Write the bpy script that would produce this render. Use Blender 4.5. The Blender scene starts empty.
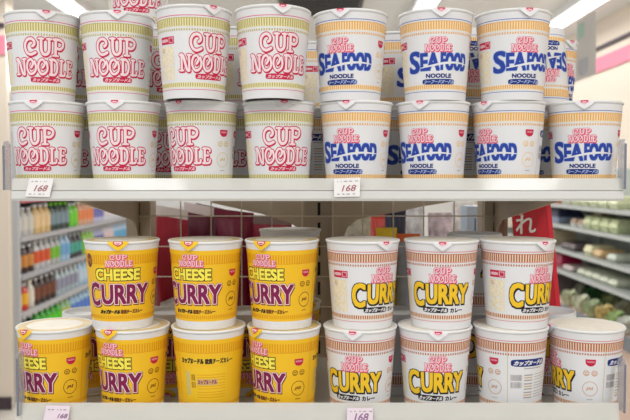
import bpy, bmesh, math, random
from mathutils import Vector, Matrix
random.seed(7)
R = math.radians
scene = bpy.context.scene
COL = scene.collection

# ------------------------------------------------------------------ camera
F_PX, PITCH, CAM_D, CAM_Z = 738.55, R(2.3906), 0.95891, 1.45
cam_data = bpy.data.cameras.new('camera')
cam = bpy.data.objects.new('camera', cam_data)
COL.objects.link(cam)
cam.location = (0, -CAM_D, CAM_Z)
cam.rotation_euler = (R(90) - PITCH, 0, 0)
cam_data.sensor_width = 36
cam_data.lens = F_PX / 630 * 36
cam_data.dof.use_dof = True
cam_data.dof.focus_distance = 0.93
cam_data.dof.aperture_fstop = 8.0
cam_data.clip_start = 0.02
scene.camera = cam


def at(px, py, y):
    """the point of the vertical plane at depth y that the photo shows at pixel px, py"""
    u = (px - 315) / F_PX
    v = (210 - py) / F_PX
    dy = math.cos(PITCH) + v * math.sin(PITCH)
    dz = -math.sin(PITCH) + v * math.cos(PITCH)
    k = (y + CAM_D) / dy
    return Vector((u * k, y, CAM_Z + dz * k))


# ------------------------------------------------------------------ materials
def lin(c):
    c = c / 255
    return c / 12.92 if c <= 0.04045 else ((c + 0.055) / 1.055) ** 2.4


MATS = {}


def mat(name, rgb, rough=0.5, spec=0.4, metal=0.0, noise=0.0, scale=40.0):
    if name in MATS:
        return MATS[name]
    m = bpy.data.materials.new(name)
    m.use_nodes = True
    nt = m.node_tree
    b = nt.nodes['Principled BSDF']
    col = (lin(rgb[0]), lin(rgb[1]), lin(rgb[2]), 1)
    b.inputs['Base Color'].default_value = col
    b.inputs['Roughness'].default_value = rough
    b.inputs['Specular IOR Level'].default_value = spec
    b.inputs['Metallic'].default_value = metal
    if noise > 0:
        tc = nt.nodes.new('ShaderNodeTexCoord')
        n = nt.nodes.new('ShaderNodeTexNoise')
        n.inputs['Scale'].default_value = scale
        n.inputs['Detail'].default_value = 3
        r = nt.nodes.new('ShaderNodeValToRGB')
        r.color_ramp.elements[0].position = 0.3
        r.color_ramp.elements[1].position = 0.7
        r.color_ramp.elements[0].color = tuple(x * (1 - noise) for x in col[:3]) + (1,)
        r.color_ramp.elements[1].color = tuple(min(1, x * (1 + noise)) for x in col[:3]) + (1,)
        nt.links.new(tc.outputs['Object'], n.inputs['Vector'])
        nt.links.new(n.outputs['Fac'], r.inputs['Fac'])
        nt.links.new(r.outputs['Color'], b.inputs['Base Color'])
    MATS[name] = m
    return m


def clear_mat(name, rgb, opacity, rough=0.2):
    if name in MATS:
        return MATS[name]
    m = bpy.data.materials.new(name)
    m.use_nodes = True
    nt = m.node_tree
    b = nt.nodes['Principled BSDF']
    b.inputs['Base Color'].default_value = (lin(rgb[0]), lin(rgb[1]), lin(rgb[2]), 1)
    b.inputs['Roughness'].default_value = rough
    t = nt.nodes.new('ShaderNodeBsdfTransparent')
    mx = nt.nodes.new('ShaderNodeMixShader')
    mx.inputs[0].default_value = opacity
    nt.links.new(t.outputs[0], mx.inputs[1])
    nt.links.new(b.outputs[0], mx.inputs[2])
    nt.links.new(mx.outputs[0], nt.nodes['Material Output'].inputs['Surface'])
    MATS[name] = m
    return m


def glow_mat(name, rgb, strength):
    m = bpy.data.materials.new(name)
    m.use_nodes = True
    b = m.node_tree.nodes['Principled BSDF']
    b.inputs['Emission Color'].default_value = (lin(rgb[0]), lin(rgb[1]), lin(rgb[2]), 1)
    b.inputs['Emission Strength'].default_value = strength
    return m


# ------------------------------------------------------------------ mesh helpers
class MB:
    """collects shapes with a material each and links them as ONE mesh object"""

    def __init__(self):
        self.v, self.f, self.m, self.mats, self.sm = [], [], [], [], []

    def mi(self, m):
        if m not in self.mats:
            self.mats.append(m)
        return self.mats.index(m)

    def add(self, verts, faces, m, smooth=False):
        o = len(self.v)
        self.v += [tuple(p) for p in verts]
        k = self.mi(m)
        for f in faces:
            self.f.append([i + o for i in f])
            self.m.append(k)
            self.sm.append(smooth)

    def box(self, a, b, m):
        x0, y0, z0 = a
        x1, y1, z1 = b
        vs = [(x, y, z) for z in (z0, z1) for y in (y0, y1) for x in (x0, x1)]
        self.add(vs, [(0, 2, 3, 1), (4, 5, 7, 6), (0, 1, 5, 4), (2, 6, 7, 3), (0, 4, 6, 2), (1, 3, 7, 5)], m)

    def prism(self, pts, off, m):
        """outline pts (3-D, flat) swept by the vector off"""
        n = len(pts)
        off = Vector(off)
        vs = [Vector(p) for p in pts] + [Vector(p) + off for p in pts]
        fs = [list(range(n))[::-1], list(range(n, 2 * n))]
        fs += [(i, (i + 1) % n, n + (i + 1) % n, n + i) for i in range(n)]
        self.add(vs, fs, m)

    def lathe(self, prof, m, n=32, center=(0, 0, 0), smooth=True, closed=False):
        """prof: list of (r, z)"""
        vs, fs = [], []
        cx, cy, cz = center
        for r, z in prof:
            for i in range(n):
                a = 2 * math.pi * i / n
                vs.append((cx + r * math.sin(a), cy - r * math.cos(a), cz + z))
        for j in range(len(prof) - 1):
            for i in range(n):
                k = (i + 1) % n
                fs.append((j * n + i, j * n + k, (j + 1) * n + k, (j + 1) * n + i))
        self.add(vs, fs, m, smooth)

    def rod(self, a, b, r, m, n=8):
        a, b = Vector(a), Vector(b)
        d = (b - a).normalized()
        s = d.orthogonal().normalized()
        t = d.cross(s)
        vs = []
        for p in (a, b):
            for i in range(n):
                w = 2 * math.pi * i / n
                vs.append(p + s * (r * math.cos(w)) + t * (r * math.sin(w)))
        fs = [(i, (i + 1) % n, n + (i + 1) % n, n + i) for i in range(n)]
        fs += [list(range(n))[::-1], list(range(n, 2 * n))]
        self.add(vs, fs, m, True)

    def mesh(self, name):
        me = bpy.data.meshes.new(name)
        me.from_pydata(self.v, [], self.f)
        for m in self.mats:
            me.materials.append(m)
        me.polygons.foreach_set('material_index', self.m)
        me.polygons.foreach_set('use_smooth', self.sm)
        me.update()
        return me

    def build(self, name, parent=None, loc=(0, 0, 0)):
        return link(name, self.mesh(name), parent, loc)


def link(name, me, parent=None, loc=(0, 0, 0)):
    o = bpy.data.objects.new(name, me)
    COL.objects.link(o)
    o.location = loc
    if parent:
        o.parent = parent
    return o


def empty(name, loc=(0, 0, 0)):
    o = bpy.data.objects.new(name, None)
    o.empty_display_size = 0.02
    COL.objects.link(o)
    o.location = loc
    return o


def tag(o, label, cat, group=None):
    o['label'] = label
    o['category'] = cat
    if group:
        o['group'] = group
    return o


def struct(o):
    o['kind'] = 'structure'
    return o


def bevel(o, w, seg=2):
    md = o.modifiers.new('bevel', 'BEVEL')
    md.width = w
    md.segments = seg
    md.limit_method = 'ANGLE'
    return o


# ------------------------------------------------------------------ flat lettering (2-D triangles in a unit box)
_tx = {}


def glyphs(s):
    """text -> (verts in its own bounding box 0..1, faces, aspect)"""
    if s in _tx:
        return _tx[s]
    cu = bpy.data.curves.new('lettering', 'FONT')
    cu.body = s
    cu.resolution_u = 3
    o = bpy.data.objects.new('lettering', cu)
    COL.objects.link(o)
    dg = bpy.context.evaluated_depsgraph_get()
    me = bpy.data.meshes.new_from_object(o.evaluated_get(dg))
    bpy.data.objects.remove(o)
    bpy.data.curves.remove(cu)
    bm = bmesh.new()
    bm.from_mesh(me)
    bpy.data.meshes.remove(me)
    bmesh.ops.triangulate(bm, faces=bm.faces[:])
    vs = [(v.co.x, v.co.y) for v in bm.verts]
    fs = [[v.index for v in f.verts] for f in bm.faces]
    bm.free()
    xs = [p[0] for p in vs]
    ys = [p[1] for p in vs]
    w, h = max(xs) - min(xs), max(ys) - min(ys)
    vs = [((x - min(xs)) / w, (y - min(ys)) / h) for x, y in vs]
    _tx[s] = (vs, fs, w / h)
    return _tx[s]


def split_x(vs, fs, step):
    """cut flat triangles along vertical lines every `step` so that they bend round a cup"""
    bm = bmesh.new()
    bv = [bm.verts.new((x, y, 0)) for x, y in vs]
    for f in fs:
        try:
            bm.faces.new([bv[i] for i in f])
        except ValueError:
            pass
    xs = [p[0] for p in vs]
    x = math.floor(min(xs) / step) * step + step
    while x < max(xs):
        bmesh.ops.bisect_plane(bm, geom=bm.verts[:] + bm.edges[:] + bm.faces[:], plane_co=(x, 0, 0), plane_no=(1, 0, 0))
        x += step
    bm.verts.index_update()
    r = [(v.co.x, v.co.y) for v in bm.verts], [[v.index for v in f.verts] for f in bm.faces]
    bm.free()
    return r


def smooth_path(pts, per=5):
    """Catmull-Rom"""
    out = []
    n = len(pts)
    for i in range(n - 1):
        p0, p1, p2, p3 = pts[max(i - 1, 0)], pts[i], pts[i + 1], pts[min(i + 2, n - 1)]
        for k in range(per):
            t = k / per
            out.append(tuple(0.5 * (2 * p1[j] + (p2[j] - p0[j]) * t + (2 * p0[j] - 5 * p1[j] + 4 * p2[j] - p3[j]) * t * t
                                    + (3 * p1[j] - p0[j] - 3 * p2[j] + p3[j]) * t ** 3) for j in (0, 1)))
    out.append(pts[-1])
    return out


def straight(pts, per=5):
    out = []
    for a, b in zip(pts, pts[1:]):
        for k in range(per):
            t = k / per
            out.append((a[0] + (b[0] - a[0]) * t, a[1] + (b[1] - a[1]) * t))
    out.append(pts[-1])
    return out


def stroke(pts, w):
    """a ribbon of half width w with round ends"""
    vs, fs = [], []
    n = len(pts)
    for i, p in enumerate(pts):
        a, b = pts[max(i - 1, 0)], pts[min(i + 1, n - 1)]
        dx, dy = b[0] - a[0], b[1] - a[1]
        L = math.hypot(dx, dy) or 1
        nx, ny = -dy / L * w, dx / L * w
        vs += [(p[0] + nx, p[1] + ny), (p[0] - nx, p[1] - ny)]
    fs = [(2 * i, 2 * i + 1, 2 * i + 3, 2 * i + 2) for i in range(n - 1)]
    for p in (pts[0], pts[-1]):
        o = len(vs)
        vs += [(p[0] + w * math.cos(k * math.pi / 4), p[1] + w * math.sin(k * math.pi / 4)) for k in range(8)]
        fs.append(list(range(o, o + 8)))
    return vs, fs


# the curly seventies alphabet: strokes in a box 0..1, S = smooth, L = straight, third value = width factor
CURLY = {
    'C': (1.0, [('S', [(.60, .52), (.74, .62), (.74, .82), (.55, .97), (.28, .93), (.08, .70), (.06, .38), (.22, .10), (.50, .02), (.82, .14)], 1)]),
    'U': (1.0, [('S', [(.22, 1), (.22, .35), (.34, .08), (.54, .04), (.72, .16), (.78, .40), (.78, 1)], 1.1), ('L', [(.02, 1), (.38, 1)], .7), ('L', [(.62, 1), (.96, 1)], .7)]),
    'P': (.95, [('L', [(.25, .02), (.25, 1)], 1.15), ('S', [(.1, 1), (.55, 1), (.85, .86), (.84, .60), (.62, .44), (.40, .46)], 1), ('L', [(.04, 0), (.48, 0)], .7)]),
    'N': (1.05, [('L', [(.20, 0), (.20, 1)], 1), ('S', [(.10, 1), (.34, .92), (.62, .10), (.82, 0)], 1.15), ('L', [(.82, 0), (.82, 1)], 1), ('L', [(.0, 0), (.36, 0)], .65), ('L', [(.68, 1), (1, 1)], .65)]),
    'O': (.95, [('S', [(.42, .44), (.54, .56), (.62, .76), (.46, .97), (.20, .90), (.05, .60), (.08, .28), (.28, .03), (.56, .03), (.80, .22), (.86, .52), (.76, .84)], .95)]),
    'D': (.85, [('L', [(.22, 0), (.22, 1)], 1.1), ('S', [(.05, 1), (.50, 1), (.78, .78), (.80, .30), (.55, .01), (.05, 0)], 1)]),
    'L': (.72, [('L', [(.30, 1), (.30, 0)], 1.15), ('S', [(.08, 0), (.55, 0), (.80, .04), (.84, .22)], .9), ('L', [(.08, 1), (.55, 1)], .65)]),
    'E': (.80, [('L', [(.28, 1), (.28, 0)], 1.15), ('S', [(.08, 1), (.60, 1), (.82, .94), (.84, .80)], .8), ('L', [(.28, .52), (.68, .52)], .75), ('S', [(.08, 0), (.60, 0), (.84, .06), (.90, .24)], .9)]),
}


def curly(word, w, grow=0.0):
    """strokes of a word in a box 0..1; w is the half width as a share of the letter height"""
    tot = sum(CURLY[c][0] for c in word)
    out = []
    x = 0
    for c in word:
        adv, st = CURLY[c]
        for kind, pts, fac in st:
            q = [((x + p[0] * adv * 0.98), p[1]) for p in pts]
            q = smooth_path(q, 5) if kind == 'S' else straight(q, 5)
            vs, fs = stroke(q, w * fac + grow)
            out.append(([(a / tot, b) for a, b in vs], fs))
        x += adv
    return out


# ------------------------------------------------------------------ the cup
H = 0.1096
RB, RT, RR = 0.0377, 0.0462, 0.0476


def wall_r(z):
    return RB + (RT - RB) * z / H


class Wrap:
    """prints flat shapes on the cup's wall: deg = angle from the front, v = share of the height below the rim"""

    def __init__(self, mb):
        self.mb = mb
        self.n = 0

    def rise(self, ly):
        """each printed layer lies a hair above the one under it"""
        self.n += 1
        return 0.00008 + 0.00005 * ly + 0.0000003 * (self.n % 130)

    def P(self, deg, v, lift):
        z = H * (1 - v)
        r = wall_r(z) + lift
        a = R(deg)
        return (r * math.sin(a), -r * math.cos(a), z)

    def put(self, vs, fs, m, box, dx=0.0, dy=0.0, skew=0.0, ly=1):
        d0, d1, v0, v1 = box                       # v0 top, v1 bottom
        lift = self.rise(ly)
        vs2 = [(d0 + (x + skew * y) * (d1 - d0) + dx, v1 - y * (v1 - v0) + dy) for x, y in vs]
        self.mb.add([self.P(a, b, lift) for a, b in vs2], fs, m)

    def text(self, s, box, m, spread=0.0, skew=0.0, dx=0.0, dy=0.0, fine=True, ly=2):
        """spread: growth of the letters all round, as a share of height"""
        vs, fs, asp = glyphs(s)
        d0, d1, v0, v1 = box
        if fine:
            vs, fs = split_x(vs, fs, 2.5 / (d1 - d0))
        if spread == 0:
            self.put(vs, fs, m, box, dx, dy, skew, ly)
            return
        mm = spread                                # in metres
        for cx, cy in ((1, 1), (1, 0), (1, -1), (0, -1), (-1, -1), (-1, 0), (-1, 1), (0, 1), (.5, 1), (-.5, 1), (.5, -1), (-.5, -1), (.5, 0), (-.5, 0)):
            self.put(vs, fs, m, box, dx + math.degrees(mm * cx / 0.042), dy + mm * cy / H, skew, ly)
        self.put(vs, fs, m, box, dx, dy, skew, ly)

    def word(self, s, box, w, grow, outline, fill, ly=1):
        for vs, fs in curly(s, w, grow):
            self.put(vs, fs, outline, box, dx=0.9, dy=0.009, ly=ly)
        for vs, fs in curly(s, w, grow):
            self.put(vs, fs, outline, box, ly=ly)
        for vs, fs in curly(s, w):
            self.put(vs, fs, fill, box, ly=ly + 1)

    def rect(self, d0, d1, v0, v1, m, ly=1):
        n = max(1, int(abs(d1 - d0) / 2.5))
        vs = [(i / n, y) for i in range(n + 1) for y in (0, 1)]
        fs = [(2 * i, 2 * i + 2, 2 * i + 3, 2 * i + 1) for i in range(n)]
        self.put(vs, fs, m, (d0, d1, v0, v1), ly=ly)

    def blob(self, dc, vc, wd, hv, m, n=20, power=2.0, ly=1):
        """ellipse (power 2) or pill (power 5)"""
        vs = []
        for k in range(n):
            a = 2 * math.pi * k / n
            c, s = math.cos(a), math.sin(a)
            vs.append((0.5 + 0.5 * math.copysign(abs(c) ** (2 / power), c), 0.5 + 0.5 * math.copysign(abs(s) ** (2 / power), s)))
        fs = [list(range(n))]
        fs = [(0, i, i + 1) for i in range(1, n - 1)]
        vs, fs = split_x(vs, fs, 2.5 / wd)
        self.put(vs, fs, m, (dc - wd / 2, dc + wd / 2, vc - hv / 2, vc + hv / 2), ly=ly)

    def ring(self, dc, vc, rad, thick, m):
        """a circle outline, radius in metres"""
        n = 28
        vs, fs = [], []
        for k in range(n):
            a = 2 * math.pi * k / n
            for r in (rad, rad - thick):
                vs.append((math.degrees(r * math.cos(a) / 0.042), r * math.sin(a) / H))
        fs = [(2 * k, 2 * k + 1, 2 * ((k + 1) % n) + 1, 2 * ((k + 1) % n)) for k in range(n)]
        lift = self.rise(1)
        self.mb.add([self.P(dc + a, vc + b, lift) for a, b in vs], fs, m)

    def hoop(self, v0, v1, m, n=192, ly=0):
        lift = self.rise(ly)
        vs = [self.P(360 * i / n, v, lift) for i in range(n) for v in (v0, v1)]
        fs = [(2 * i, 2 * i + 1, 2 * ((i + 1) % n) + 1, 2 * ((i + 1) % n)) for i in range(n)]
        self.mb.add(vs, fs, m, True)

    def ticks(self, v0, v1, m, n=100, duty=0.5):
        lift = self.rise(1)
        for i in range(n):
            a, b = 360 * i / n, 360 * (i + duty) / n
            self.mb.add([self.P(a, v0, lift), self.P(a, v1, lift), self.P(b, v1, lift), self.P(b, v0, lift)], [(0, 1, 2, 3)], m)


white = mat('cup_white', (225, 226, 228), 0.45, 0.35)
rim_white = mat('rim_white', (228, 230, 230), 0.4, 0.4)
lid_white = mat('lid_cream', (232, 226, 212), 0.45, 0.4, noise=0.05, scale=90)
lid_gold = mat('lid_gold', (214, 190, 130), 0.45, 0.4, noise=0.10, scale=60)
flap_white = mat('flap_white', (225, 226, 228), 0.5, 0.3)
red = mat('print_red', (196, 28, 70), 0.5, 0.3)
red_soft = mat('print_soft_red', (214, 88, 120), 0.5, 0.3)
pink = mat('print_pink', (240, 208, 216), 0.5, 0.3)
pale = mat('print_rosy_white', (240, 218, 224), 0.5, 0.3)
pink_mid = mat('print_mid_pink', (218, 84, 112), 0.5, 0.3)
ink = mat('print_black', (38, 34, 36), 0.5, 0.3)
grey_ink = mat('print_grey', (165, 160, 160), 0.5, 0.3)
navy = mat('print_navy', (30, 46, 120), 0.5, 0.3)
blue = mat('print_blue', (38, 66, 160), 0.5, 0.3)
blue_pale = mat('print_pale_blue', (158, 178, 222), 0.5, 0.3)
gold_line = mat('print_line_gold', (205, 190, 120), 0.5, 0.3)
yellow = mat('print_yellow', (240, 196, 40), 0.5, 0.35)
lemon = mat('print_lemon', (248, 232, 84), 0.5, 0.3)
cup_yellow = mat('cup_yellow', (240, 191, 36), 0.45, 0.35)
amber = mat('print_amber', (222, 146, 12), 0.5, 0.3)
maroon = mat('print_maroon', (128, 28, 78), 0.5, 0.3)
rose = mat('print_rose_white', (244, 216, 220), 0.5, 0.3)
brown = mat('print_brown', (120, 66, 30), 0.5, 0.3)
food = mat('print_food', (232, 222, 196), 0.5, 0.3, noise=0.10, scale=300)
tan = mat('print_tan', (205, 176, 130), 0.5, 0.3)

STYLE = {
    'red':    dict(base=(232, 228, 196), tick=(188, 176, 92), line=(216, 110, 140), stamp=(214, 198, 140)),
    'blue':   dict(base=(238, 224, 196), tick=(230, 172, 82), line=(112, 128, 186), stamp=(238, 204, 150)),
    'curry':  dict(base=(232, 222, 206), tick=(180, 106, 62), line=(216, 130, 130), stamp=(208, 164, 134)),
    'cheese': dict(base=(244, 180, 16), tick=(226, 156, 20), line=(232, 160, 14), stamp=(150, 104, 20)),
}


def maker_mark(w, dc, v0, v1, wd):
    """red bowl-shaped badge"""
    n = 14
    vs = [(0, 1), (1, 1)] + [(0.5 + 0.5 * math.cos(a), 0.62 - 0.62 * math.sin(a)) for a in [math.pi * k / n for k in range(n + 1)]]
    fs = [(0, i, i + 1) for i in range(1, len(vs) - 1)]
    vs, fs = split_x(vs, fs, 2.0 / wd)
    w.put(vs, fs, red, (dc - wd / 2, dc + wd / 2, v0, v1))
    w.text('NISSIN', (dc - wd * .36, dc + wd * .36, v0 + (v1 - v0) * .22, v0 + (v1 - v0) * .48), pink, fine=False)


def side_marks(w, kind, stamp_mat, ring_mat):
    maker_mark(w, 75, .325, .405, 16)
    for dx in (-6.5, 6.5):
        w.ring(75 + dx, .485, .0036, .0011, stamp_mat)
        w.rect(75 + dx - 2.2, 75 + dx + 2.2, .475, .485, stamp_mat)
        w.rect(75 + dx - 2.2, 75 + dx + 2.2, .495, .503, stamp_mat)
    w.ring(75, .665, .0094, .0008, ring_mat)
    w.text('JAS', (68, 79, .645, .685), ring_mat, 0.0002, skew=.15, fine=False)
    w.rect(70, 80, .785, .792, grey_ink if kind != 'cheese' else brown)


def back_panel(w, kind, pill_text, pill_mat, line_mat):
    """pill-shaped title, bar code and rows of fine print"""
    w.rect(97.5, 98.3, .13, .90, line_mat)
    if kind == 'cheese':
        w.rect(104, 196, .30, .385, yellow)
        w.text(pill_text, (106, 146, .315, .375), ink, 0.0004, fine=False)
        w.text('欧風チーズカレー', (149, 196, .315, .375), ink, 0.0003, fine=False)
        w.rect(112, 186, .42, .80, yellow)
        w.rect(134, 170, .55, .62, tan, ly=2)
        w.text('カップヌードル', (136, 168, .56, .61), maroon, 0.0002, fine=False, ly=3)
        w.rect(113, 121, .47, .74, gold_line, ly=2)
    else:
        w.blob(135, .365, 64, .085, pill_mat, n=32, power=5)
        w.text(pill_text, (107, 163, .34, .392), white, 0.0003, skew=.06, fine=False)
        w.rect(125, 160, .425, .435, grey_ink)
    for j, v in enumerate((.50, .585)):
        x = 103.0 if kind != 'cheese' else 124
        random.seed(11 + j)
        while x < (122 if kind != 'cheese' else 131):
            t = random.choice((.5, .8, 1.2))
            w.rect(x, x + t, v, v + .07, grey_ink if kind != 'cheese' else brown, ly=2)
            x += t + random.choice((.6, .9))
    for v in (.50, .53, .56, .60, .63, .66, .70, .73, .76):
        if kind == 'cheese':
            w.rect(134, 184, v, v + .006, amber, ly=2)
        else:
            w.rect(126, 142, v, v + .014, tan if int(v * 100) % 2 else grey_ink)
            w.rect(145, 178, v, v + .006, grey_ink)


def left_panel(w, kind):
    """red maker's box above a pale picture of the soup"""
    if kind == 'cheese':
        w.blob(-56, .22, 16, .16, brown, n=20)
        w.text('チーズ', (-62, -50, .19, .25), amber, 0.0002, fine=False)
        return
    w.rect(-92, -62, .335, .415, red)
    w.text('NISSIN', (-90, -75, .36, .39), pink, 0.0002, fine=False)
    w.rect(-72.5, -63.5, .347, .403, pink, ly=2)
    w.text('麺', (-71.5, -64.5, .352, .398), red, 0.0002, fine=False, ly=3)
    w.rect(-98, -64, .44, .80, food)
    random.seed(3)
    for k in range(16):
        w.blob(-96 + random.random() * 30, .46 + random.random() * .32, 5 + random.random() * 5, .02 + random.random() * .03,
               random.choice((tan, white, food)), n=10, ly=2)


def cup_print(mb, kind):
    w = Wrap(mb)
    st = STYLE[kind]
    base = mat(kind + '_band', st['base'], 0.5, 0.3)
    tick = mat(kind + '_tick', st['tick'], 0.5, 0.3)
    line = mat(kind + '_line', st['line'], 0.5, 0.3)
    stamp = mat(kind + '_stamp', st['stamp'], 0.5, 0.3)
    if kind != 'cheese':
        w.hoop(.112, .121, line)
        w.hoop(.138, .232, base)
        w.ticks(.140, .230, tick, 88, .60)
        w.hoop(.138, .146, tick)
        w.ticks(.256, .280, tick, 88, .5)
        w.hoop(.232, .238, line if kind == 'curry' else base)
        w.hoop(.830, .888, base)
        w.ticks(.835, .878, tick, 88, .58)
        w.hoop(.904, .911, line)
    else:
        w.ticks(.15, .245, tick, 84, .5)
        w.hoop(.247, .255, tick)
        w.ticks(.835, .877, tick, 100, .5)
    if kind == 'red':
        w.word('CUP', (-35, 31, .312, .492), .085, .058, red, pale)
        w.word('NOODLE', (-54, 52, .54, .705), .088, .060, red, pale)
        w.blob(-1, .768, 52, .062, red, n=32, power=5)
        w.text('カップヌードル', (-24, 22, .75, .788), pink, 0.00015, skew=.06, fine=False)
        side_marks(w, kind, stamp, stamp)
        back_panel(w, kind, 'カップヌードル', red, gold_line)
        left_panel(w, kind)
    elif kind == 'blue':
        small_logo(w, (-26, 20, .318, .462))
        sea(w)
        w.text('NOODLE', (-24, 20, .715, .757), navy, 0.00035, fine=False)
        w.blob(-2, .802, 58, .062, navy, n=32, power=5)
        w.text('シーフードヌードル', (-29, 25, .783, .822), blue_pale, 0.0002, skew=.06, fine=False)
        side_marks(w, kind, stamp, stamp)
        back_panel(w, kind, 'シーフードヌードル', navy, gold_line)
        left_panel(w, kind)
    elif kind == 'curry':
        small_logo(w, (-22, 24, .295, .455))
        box = (-37, 46, .49, .71)
        for q, (m, sp, dx, dy) in enumerate(((ink, .0023, .6, .008), (ink, .0019, 0, 0), (yellow, .0010, 0, 0))):
            w.text('C', (-54, -33, .475, .735), m, sp, dx=dx, dy=dy, ly=q)
            w.text('URRY', (-27, 48, .487, .70), m, sp, dx=dx, dy=dy, ly=q)
        w.blob(-12, .775, 46, .066, ink, n=32, power=5)
        w.text('カップヌードル', (-33, 8, .755, .798), white, 0.00025, skew=.06, fine=False)
        w.text('カレー', (15, 38, .752, .80), ink, 0.0003, fine=False)
        side_marks(w, kind, stamp, stamp)
        back_panel(w, kind, 'カップヌードル', navy, gold_line)
        left_panel(w, kind)
    else:
        small_logo(w, (-22, 22, .15, .275))
        for m, sp in ((ink, .0016), (lemon, .0007)):
            w.text('CHEESE', (-40, 34, .312, .432), m, sp, ly=1 if m is ink else 2)
        for q, (m, sp, dx, dy) in enumerate(((brown, .0023, .8, .008), (brown, .0022, 0, 0), (rose, .0018, 0, 0), (maroon, .0009, 0, 0))):
            w.text('C', (-57, -36, .472, .725), m, sp, dx=dx, dy=dy, ly=q)
            w.text('URRY', (-30, 51, .49, .70), m, sp, dx=dx, dy=dy, ly=q)
        w.text('カップヌードル', (-36, 0, .772, .815), ink, 0.0004, skew=.06, fine=False)
        w.text('欧風チーズカレー', (3, 42, .77, .815), brown, 0.0003, fine=False)
        side_marks(w, kind, stamp, brown)
        back_panel(w, kind, 'カップヌードル', ink, amber)
        left_panel(w, kind)


def small_logo(w, box):
    d0, d1, v0, v1 = box
    m = v0 + (v1 - v0) * .47
    w.word('CUP', (d0 + (d1 - d0) * .19, d0 + (d1 - d0) * .80, v0, m - .008), .085, .075, pink_mid, pink, 2)
    w.word('NOODLE', (d0, d1, m + .008, v1), .085, .075, pink_mid, pink, 2)


def sea(w):
    layers = ((blue_pale, .0015, 0, 0), (blue, .0009, 0, 0))
    for m, sp, dx, dy in layers:
        w.text('S', (-57, -37, .465, .695), m, sp, skew=.10, ly=1 if m is blue_pale else 2)
        w.text('EA', (-33, -2, .49, .672), m, sp, ly=1 if m is blue_pale else 2)
        w.text('FOOD', (2, 52, .487, .668), m, sp, ly=1 if m is blue_pale else 2)
    pts = smooth_path([(-34, .648), (-12, .622), (8, .598), (30, .588), (53, .600)], 6)
    vs, fs = [], []
    for k, (d, v) in enumerate(pts):
        t = .004 + .009 * math.sin(math.pi * k / (len(pts) - 1))
        vs += [(d, v - t), (d, v + t)]
    fs = [(2 * i, 2 * i + 1, 2 * i + 3, 2 * i + 2) for i in range(len(pts) - 1)]
    lift = w.rise(3)
    w.mb.add([w.P(d, v, lift) for d, v in vs], fs, white)


def make_cup_meshes(kind):
    # body with its print
    b = MB()
    body_m = white
    if kind == 'cheese':
        zs = [(0.0, .10, white), (.10, .905, cup_yellow), (.905, 1.0, white)]
        for v0, v1, m in zs:
            b.lathe([(wall_r(H * (1 - v1)), H * (1 - v1)), (wall_r(H * (1 - v0)), H * (1 - v0) - (0.004 if v0 == 0 else 0))], m, 96)
    else:
        b.lathe([(RB, 0.0), (wall_r(H * .5), H * .5), (wall_r(H - .004), H - .004)], body_m, 96)
    b.lathe([(0.0001, .004), (.0345, .004), (.0352, 0.0), (RB, 0.0)], white, 96)
    cup_print(b, kind)
    body = b.mesh('body')
    # rolled rim
    r = MB()
    c = [(RT - .0003, H - .0040), (RT + .0006, H - .0034), (RR - .0002, H - .0025), (RR, H - .0016), (RR - .0003, H - .0006), (RR - .0010, H),
         (RT - .0010, H - .0002), (RT - .0020, H - .0009)]
    r.lathe(c, rim_white, 96)
    rim = r.mesh('rim')
    # lid
    l = MB()
    if kind == 'cheese':
        l.lathe([(0.0001, H - .0004), (.034, H - .0004)], lid_white, 64)
        l.lathe([(.034, H - .0004), (.0362, H - .0004), (.0444, H - .0007), (.0454, H - .0002)], lid_gold, 96)
    else:
        l.lathe([(0.0001, H - .0004), (.0362, H - .0004), (.0444, H - .0007), (.0454, H - .0002)], lid_white, 96)
    lid = l.mesh('lid')
    # pull tab folded over the rim, with its coloured seal
    t = MB()
    n = 12
    half = 15.0

    def flap(j, u, lift=0.0):
        """u 0..1 across; j row"""
        a = half * (2 * u - 1)
        drop = .0095 * (1 - abs(2 * u - 1)) ** .8
        rows = [(.0415, H - .0001), (.0465, H + .0001), (.0477, H - .0002), (.0483, H - .0014 - drop * .12), (.0481 + .0006 * math.sin(3 * u), H - .0018 - drop)]
        rr, z = rows[j]
        aa = R(a)
        return ((rr + lift) * math.sin(aa), -(rr + lift) * math.cos(aa), z + lift * .1)
    vs = [flap(j, i / n) for j in range(5) for i in range(n + 1)]
    fs = [(j * (n + 1) + i, j * (n + 1) + i + 1, (j + 1) * (n + 1) + i + 1, (j + 1) * (n + 1) + i) for j in range(4) for i in range(n)]
    t.add(vs, fs, flap_white if kind != 'cheese' else yellow, True)
    tab = t.mesh('pull_tab')
    s = MB()
    lo, hi = .27, .73
    vs = [flap(j, lo + (hi - lo) * i / 8, .00025) for j in range(4) for i in range(9)]
    # lower edge of the seal: a shallow curve
    for i in range(9):
        u = lo + (hi - lo) * i / 8
        p = Vector(flap(3, u, .00025))
        q = Vector(flap(4, u, .00025))
        vs.append(tuple(p + (q - p) * (.05 + .33 * math.sin(math.pi * i / 8))))
    fs = [(j * 9 + i, j * 9 + i + 1, (j + 1) * 9 + i + 1, (j + 1) * 9 + i) for j in range(4) for i in range(8)]
    s.add(vs, fs, {'red': pink, 'blue': pink, 'curry': pink, 'cheese': red}[kind], True)
    # emblem on the seal: a lens lying over the fold
    top = [flap(2, .5 + .17 * k / 5, .0004) for k in range(-5, 6)]
    low = [tuple(Vector(flap(3, .5 + .17 * k / 5, .0004)) - Vector((0, 0, .0015 * (1 - (k / 5) ** 2)))) for k in range(-5, 6)]
    s.add(top + low, [(i, i + 1, 12 + i, 11 + i) for i in range(10)], red if kind != 'cheese' else rose, True)
    seal = s.mesh('seal')
    return body, rim, lid, tab, seal


CUPS = {}
NAMES = 'noodle_cup'


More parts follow.
